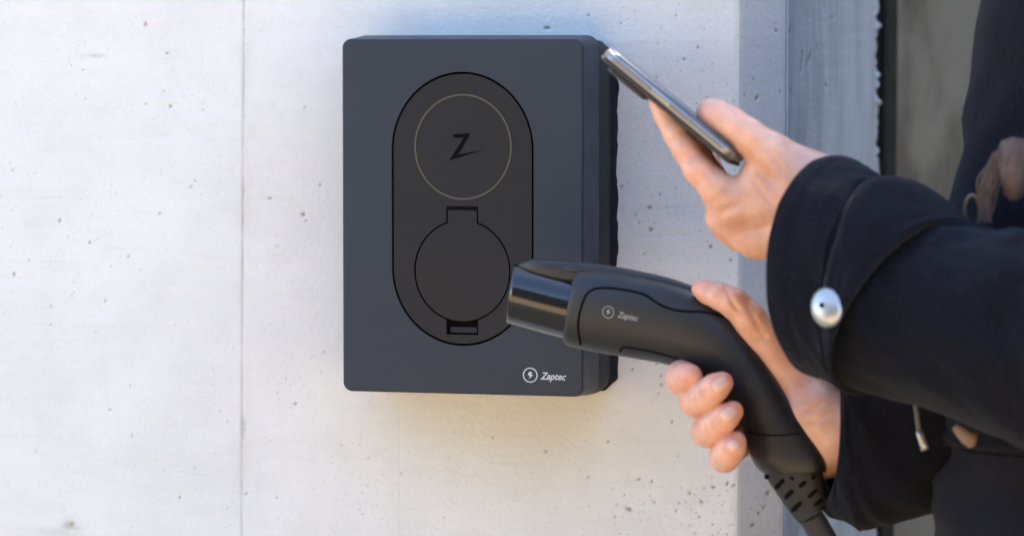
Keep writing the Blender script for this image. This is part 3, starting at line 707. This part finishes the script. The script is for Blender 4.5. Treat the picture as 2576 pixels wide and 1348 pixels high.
allp2 = [j[0] for s in (l_th, l_ix, l_md, l_rg, l_pk) for j in s] + [q[0] for t in l_palm for q in t[:2]]
V2, F2 = hand([(l_ix, .0016), (l_md, .0014), (l_rg, .0014), (l_pk, .0014), (l_th, .009)], l_palm, *bounds(allp2))
# --- forearms inside the sleeves and neck stump are the same skin surface
def armtube(pts, rad, off):
    V = []; F = []; n = 20
    for i, p in enumerate(pts):
        t = (pts[min(i + 1, len(pts) - 1)] - pts[max(i - 1, 0)]).normalized(); A_ = t.cross(Vector((0, 0, 1))).normalized(); B_ = t.cross(A_)
        V += [tuple(p + A_ * rad[i] * math.cos(2 * math.pi * k / n) + B_ * rad[i] * math.sin(2 * math.pi * k / n)) for k in range(n)]
    for i in range(len(pts) - 1):
        for k in range(n): F.append((off + i * n + k, off + i * n + (k + 1) % n, off + (i + 1) * n + (k + 1) % n, off + (i + 1) * n + k))
    return np.array(V), np.array(F)
o1 = len(V1) + len(V2)
V3, F3 = armtube([P(2150, 560, yp), P(2400, 660, yp - .03), P(2650, 780, yp - .04)], [.024, .032, .038], o1)
V4, F4 = armtube([P(2150, 1095, -.255), P(2400, 1060, -.22), P(2700, 1000, -.20)], [.024, .030, .036], o1 + len(V3))
skin = fromnp('body', np.concatenate([V1, V2, V3, V4]), np.concatenate([F1, F2 + len(V1), F3, F4]), M['skin'], pr)
sk = skin.data
sm = skin.modifiers.new('smooth', 'SMOOTH'); sm.factor = .5; sm.iterations = 2
# --- fingernails
SB = BVHTree.FromPolygons([Vector(v) for v in np.concatenate([V1, V2])], [tuple(int(i) for i in f) for f in np.concatenate([F1, F2 + len(V1)])])
def redden(tips):
    A = np.array([v.co[:] for v in sk.vertices]); r = np.zeros(len(A))
    for c, rad, k in tips: r = np.maximum(r, np.exp(-((A - c) ** 2).sum(1) / rad ** 2) * k)
    at = sk.attributes.new('flush', 'FLOAT', 'POINT'); at.data.foreach_set('value', r.astype(np.float32))
redden([(np.array(c[0]), .012, .9) for c in (l_ix[0], l_md[0], l_rg[0], l_pk[0], u_th[0], l_th[0])] + [(np.array(c[0]), .012, .6) for c in (l_ix[3], l_md[3], l_rg[3], l_pk[3], u_ix[4], u_th[3], u_ix[6], l_th[3])])
def groove(lines, Vs, lo_, hi_):
    """press shallow creases into the skin along drawn lines (u0, v0, u1, v1, width, depth)"""
    A = Vs - np.array(CAM); fd = A @ np.array(fwd); uu = 1288 + A @ np.array(rgt) / fd * FPX; vv = 674 - A @ np.array(upv) / fd * FPX
    D = A / np.linalg.norm(A, axis=1)[:, None]
    for (u0, v0, u1, v1, wd, dp) in lines:
        dx, dy = u1 - u0, v1 - v0; L2 = dx * dx + dy * dy
        t = np.clip(((uu - u0) * dx + (vv - v0) * dy) / L2, 0, 1); bow = 4 * t * (1 - t) * 3
        dist = np.hypot(uu - u0 - t * dx + bow * dy / math.sqrt(L2), vv - v0 - t * dy - bow * dx / math.sqrt(L2))
        k = np.exp(-(dist / wd) ** 2) * dp * 1.6 * np.sin(np.pi * np.clip(t * .9 + .05, 0, 1)) ** .5
        Vs += D * k[:, None]
gl = [(1828, 262, 1850, 300, 5, .0016), (1838, 262, 1858, 296, 4, .0009), (1716, 400, 1750, 380, 5, .0010), (1722, 412, 1755, 392, 4, .0008), (1800, 540, 1880, 500, 12, .0012), (1890, 400, 1960, 470, 14, .0014), (1850, 590, 1960, 560, 9, .0010), (1880, 430, 1950, 520, 7, .0007),
      (1930, 350, 1975, 440, 8, .0006),
      (1836, 748, 1862, 784, 6, .0012), (1898, 858, 1926, 846, 4, .0011), (1822, 712, 1838, 742, 4, .0008), (2018, 1036, 2066, 1014, 5, .0014), (2035, 1062, 2085, 1040, 5, .0008), (1880, 760, 1925, 850, 9, .0008),
      (1706, 936, 1734, 968, 5, .0011), (1716, 930, 1742, 956, 4, .0007), (1772, 968, 1790, 1006, 5, .0010), (1764, 974, 1780, 1010, 4, .0007), (1800, 1046, 1816, 1080, 5, .0010), (1792, 1052, 1806, 1084, 4, .0007), (1818, 1124, 1842, 1156, 5, .0010), (1748, 984, 1766, 1020, 6, .0008), (1776, 1062, 1792, 1096, 6, .0008)]
_co = np.array([v.co[:] for v in sk.vertices]); groove(gl, _co, 0, 0)
_n = np.stack([vnoise(_co[:, 0] * 90 + _co[:, 1] * 40, _co[:, 2] * 90, 161, 3)], 1); _co += _n * np.array([[0, .00035, 0]])
sk.vertices.foreach_set('co', _co.ravel()); sk.update()
def nail(u, v, ang, lu, wu, back=0.0):
    """a thin curved nail laid on the skin under drawing point (u, v)"""
    ca, sa = math.cos(ang), math.sin(ang); rows = []
    for i in range(9):
        row = []
        for j in range(9):
            x = (i / 8 - .5) * 2; z = (j / 8 - .5) * 2
            rx = x * math.sqrt(max(1 - z * z * .45, 0)); rz_ = z * math.sqrt(max(1 - x * x * .35, 0))
            uu = u + (rx * lu * ca - rz_ * wu * sa); vv = v + (rx * lu * sa + rz_ * wu * ca)
            d = (P(uu, vv, -.3) - CAM).normalized(); h = SB.ray_cast(CAM, d)
            if not h[0]: return None
            edge = max(abs(x), abs(z)) ** 4
            row.append(h[0] - d * (.0008 * (1 - edge) - .0004 * edge))
        rows.append(row)
    V = [p for r in rows for p in r]; F = [(i * 9 + j, i * 9 + j + 1, (i + 1) * 9 + j + 1, (i + 1) * 9 + j) for i in range(8) for j in range(8)]
    return fixn(obj('fingernail', V, F, M['nail'], pr, True))
nail(1813, 966, math.radians(-35), 24, 17)
nail(1833, 1040, math.radians(-38), 22, 16)
nail(1844, 1119, math.radians(-48), 15, 13)
nail(1806, 266, math.radians(30), 26, 14)

# --- coat
def folds(rings, seed, amp=.004, su=3.0, sv=5.0, keep=0):
    R = len(rings); n = len(rings[0]); out = []
    for i, r in enumerate(rings):
        c = sum(r, Vector()) / n; q = []
        for j, p in enumerate(r):
            a = 2 * math.pi * j / n; d = (p - c); L_ = d.length or 1
            nn = float(vnoise(i / R * sv + 10 + .9 * math.sin(a), math.cos(a) * su + 20 + i / R * 2, seed, 3)) + .6 * float(vnoise(i / R * sv * 2.2 + 3 * math.sin(a) + 30, 3 * math.cos(a) + 40, seed + 1, 2))
            k = min(1, max(0, (i - keep) / 6)) if keep else 1
            rd = 1 - 2 * abs(float(vnoise(i / R * sv * 1.3 + 1.7 * math.sin(a) + 50, 1.6 * math.cos(a) + 1.1 * i / R * sv + 60, seed + 2, 2))) * 1.6
            q.append(p + d / L_ * (nn + .45 * rd) * amp * k)
        out.append(q)
    return out
# inner sleeve of the near arm (emerges from the turned-back cuff)
near = [((2360, 556), (2140, 962), -.388, .052, -135), ((2396, 560), (2160, 972), -.390, .055, -128), ((2440, 566), (2240, 1002), -.393, .060, -100), ((2520, 568), (2400, 1066), -.400, .068, -50), ((2600, 566), (2520, 1115), -.405, .074, -20),
        ((2700, 560), (2680, 1165), -.41, .080, 0), ((2900, 530), (2900, 1220), -.405, .088, 0), ((3080, 440), (3160, 1230), -.395, .092, 0), ((3180, 300), (3480, 1060), -.375, .094, 0), ((3170, 80), (3640, 620), -.350, .090, 0), ((3130, -200), (3660, 0), -.320, .085, 0), ((3080, -480), (3560, -560), -.280, .080, 0), ((3020, -760), (3300, -960), -.230, .060, 0)]
rs = folds(stack(near, 96, .95, 8), 101, .0045, 2.4, 7)
sleeve = loft('sleeve', rs, M['coat'], pr, caps=False)
cuff = [((2140, 470), (2085, 900), -.372, .045, -60), ((2108, 425), (2072, 930), -.370, .054, -130), ((2094, 402), (2066, 944), -.370, .0575, -150), ((2097, 396), (2068, 951), -.370, .0595, -152),
        ((2106, 394), (2078, 956), -.371, .0610, -146), ((2135, 402), (2105, 966), -.373, .0640, -130), ((2165, 418), (2120, 972), -.376, .0660, -112), ((2190, 434), (2130, 976), -.379, .0668, -104), ((2202, 445), (2134, 978), -.381, .0664, -101), ((2206, 454), (2136, 972), -.383, .0640, -98), ((2200, 466), (2130, 962), -.385, .0600, -94)]
rc_ = stack(cuff, 96, .95, 5)
ck = folds(rc_, 111, .0016, 1.6, 3)
for i_, q_ in ((24, .0009), (25, .0004), (41, .0006)):
    c_ = sum(ck[i_], Vector()) / 96; ck[i_] = [p - (p - c_).normalized() * q_ for p in ck[i_]]
loft('cuff', ck, M['coat'], pr, caps=False)
# second fold of cloth behind the cuff
fold2 = [((2206, 456), (2128, 964), -.386, .0590, -96), ((2212, 449), (2134, 974), -.386, .0640, -96), ((2250, 446), (2142, 980), -.387, .0668, -104), ((2310, 474), (2150, 984), -.389, .0682, -122), ((2370, 516), (2158, 988), -.391, .0686, -142), ((2400, 538), (2164, 990), -.392, .0676, -150), ((2408, 550), (2166, 984), -.393, .0630, -150), ((2400, 562), (2160, 970), -.394, .0570, -146)]
f2 = folds(stack(fold2, 96, .95, 6), 121, .0022, 2.2, 3)
loft('sleeve_fold', f2, M['coat'], pr, caps=False)
# cuff button
cloth = [p for R_ in (ck, f2, rs) for r in R_ for p in r]; cf = []; o_ = 0
for R_ in (ck, f2, rs):
    cf += [(o_ + i * 96 + j, o_ + i * 96 + (j + 1) % 96, o_ + (i + 1) * 96 + (j + 1) % 96, o_ + (i + 1) * 96 + j) for i in range(len(R_) - 1) for j in range(96)]; o_ += len(R_) * 96
CB = BVHTree.FromPolygons(cloth, cf)
d = (P(2085, 775, -.4) - CAM).normalized(); hit = CB.ray_cast(CAM, d)
bc = hit[0] or P(2085, 775, -.43); bn = (hit[1] if hit[0] else Vector((0, -1, 0))).normalized()
if bn.dot(d) > 0: bn = -bn
bn = (-d * .82 + rgt * -.42 + upv * .12).normalized()
bt = bn.cross(upv).normalized(); bt2 = bn.cross(bt)
def disc(prof, m, name, parent, ctr, sx=1, sy=1, n=40, rot=0):
    e1 = bt * math.cos(rot) + bt2 * math.sin(rot); e2 = -bt * math.sin(rot) + bt2 * math.cos(rot)
    return loft(name, [[ctr + bn * h + e1 * (r * sx * math.cos(2 * math.pi * k / n)) + e2 * (r * sy * math.sin(2 * math.pi * k / n)) for k in range(n)] for r, h in prof], m, parent)
btn = disc([(.0105, 0), (.0130, .0015), (.0135, .003), (.0128, .0046), (.0106, .0062), (.0076, .0072), (.0040, .0077), (.0008, .0078)], M['pearl'], 'button', pr, bc + bn * .0004, .86, 1.04, rot=.35)
disc([(.0032, .0060), (.0032, .0078), (.0026, .0083), (.0016, .0081)], M['steel'], 'button_eyelet', btn, bc + bt * .0015 - bt2 * .0010, n=20)
disc([(.0020, .0070), (.0020, .0086), (.0014, .0087)], M['gap'], 'button_shank', btn, bc + bt * .0015 - bt2 * .0010, n=16)
# far arm sleeve with wide cuff
far = [((2110, 960), (2100, 1240), -.262, .028, 30), ((2096, 912), (2072, 1256), -.262, .041, 36), ((2092, 900), (2068, 1270), -.262, .044, 34), ((2100, 890), (2086, 1296), -.262, .046, 22), ((2150, 880), (2146, 1326), -.260, .050, -6), ((2200, 870), (2190, 1334), -.256, .054, 0), ((2300, 850), (2290, 1312), -.250, .056, 0),
       ((2400, 820), (2400, 1280), -.24, .058, 0), ((2600, 760), (2600, 1240), -.22, .06, 0), ((2900, 600), (2900, 1160), -.20, .07, 0)]
loft('sleeve', folds(stack(far, 80, .92, 7), 131, .003, 2, 6, 14), M['coat'], pr, caps=False)
# torso of the coat and trousers below
def vstack(st, n=96, p=.9, sub=8):
    """horizontal rings: (left u, v, width m, centre y, depth radius)"""
    A = np.array(st, float); out = []
    for i in range(len(A) - 1):
        p0, p1, p2, p3 = A[max(i - 1, 0)], A[i], A[i + 1], A[min(i + 2, len(A) - 1)]
        for s in range(sub + (1 if i == len(A) - 2 else 0)):
            t = s / sub; q = .5 * (2 * p1 + (p2 - p0) * t + (2 * p0 - 5 * p1 + 4 * p2 - p3) * t * t + (3 * p1 - p0 - 3 * p2 + p3) * t ** 3)
            l = P(q[0], q[1], q[3]); c = l + Vector((q[2] / 2, 0, 0)); out.append(ell(c, Vector((-q[2] / 2, 0, 0)), Vector((0, -q[4], 0)), n, p))
    return out
tor = [(2700, -1150, .20, -.20, .06), (2580, -900, .36, -.21, .13), (2560, -500, .40, -.22, .15), (2482, 0, .38, -.23, .15), (2440, 270, .38, -.23, .145), (2392, 530, .38, -.23, .14), (2372, 800, .38, -.23, .14), (2362, 1020, .39, -.235, .14), (2358, 1085, .40, -.235, .142), (2362, 1100, .38, -.235, .135)]
loft('coat_body', folds(vstack(tor), 141, .005, 3, 8), M['coat'], pr, caps=True)
leg = [(2362, 1060, .37, -.235, .13), (2350, 1150, .38, -.235, .135), (2346, 1348, .38, -.235, .14), (2348, 1700, .36, -.235, .13), (2370, 2600, .30, -.235, .11), (2400, 4200, .26, -.235, .10)]
loft('trousers', folds(vstack(leg), 151, .006, 4, 6), M['trouser'], pr, caps=False)
# placket edge of the coat: darker facing strip along the left silhouette
# hair falling over the coat
def lock(pts, n, spread, r0, m, seed, name='hair'):
    rg = np.random.default_rng(seed); V = []; F = []
    pts = [Vector(p) for p in pts]
    for s in range(n):
        o = Vector((rg.normal(0, spread), rg.normal(0, spread * .5), 0)); ph_ = rg.uniform(0, 6.28); K = 14
        tr = []
        for i in range(K):
            t = i / (K - 1) * (len(pts) - 1); j = min(int(t), len(pts) - 2); f = t - j; p = pts[j].lerp(pts[j + 1], f)
            w_ = 1 - .55 * abs(2 * i / (K - 1) - .8); tr.append(p + o * w_ + Vector((.0015 * math.sin(ph_ + i * .7), 0, rg.normal(0, .0003))))
        b0 = len(V)
        for i, p in enumerate(tr):
            r = r0 * (1 - .7 * i / K)
            for k in range(5): a_ = 2 * math.pi * k / 5; V.append(p + Vector((r * math.cos(a_), r * math.sin(a_), 0)))
        for i in range(K - 1):
            for k in range(5): F.append((b0 + i * 5 + k, b0 + i * 5 + (k + 1) % 5, b0 + (i + 1) * 5 + (k + 1) % 5, b0 + (i + 1) * 5 + k))
    return V, F
yh = -.385
V, F = lock([P(2560, 352, yh), P(2550, 390, yh), P(2545, 430, yh), P(2550, 495, yh)], 170, .0060, .0011, None, 5)
Vb, Fb = lock([P(2530, 370, yh), P(2490, 440, yh), P(2476, 500, yh), P(2484, 560, yh)], 60, .0030, .0009, None, 6)
F += [tuple(i + len(V) for i in f) for f in Fb]; V += Vb
core = stack([((2545, 345), (2575, 348), yh + .003, .004, 0), ((2516, 362), (2590, 366), yh + .003, .009, 0), ((2506, 420), (2586, 424), yh + .003, .011, 0), ((2522, 470), (2578, 474), yh + .003, .009, 0), ((2540, 505), (2562, 506), yh + .003, .003, 0)], 24, 1, 4)
b0 = len(V); V += [p for r in core for p in r]
F += [(b0 + i * 24 + j, b0 + i * 24 + (j + 1) % 24, b0 + (i + 1) * 24 + (j + 1) % 24, b0 + (i + 1) * 24 + j) for i in range(len(core) - 1) for j in range(24)]
obj('hair', V, F, M['hair'], pr, True)
# metal ring, drawstring, toggle
rr = [P(2446 + 19 * math.cos(a), 534 + 42 * math.sin(a), -.372) for a in np.linspace(0, 2 * math.pi, 33)[:-1]]
tube('metal_ring', rr + rr[:1], .0015, M['bronze'], pr, 10, caps=False)
tube('drawstring', [P(2300, 1000, -.335), P(2306, 1040, -.335), P(2309, 1065, -.335), P(2312, 1086, -.335)], .0018, M['cord'], pr)
tube('drawstring_tip', [P(2312, 1084, -.335), P(2316, 1098, -.335), P(2322, 1116, -.335), P(2327, 1131, -.335)], [.0026, .0027, .0028, .0030], M['pearl'], pr)
tube('toggle', [P(2402, 1070, -.40), P(2414, 1082, -.40), P(2432, 1098, -.40), P(2448, 1108, -.40), P(2456, 1110, -.40)], [.0028, .0042, .0056, .0062, .0030], M['tan'], pr)
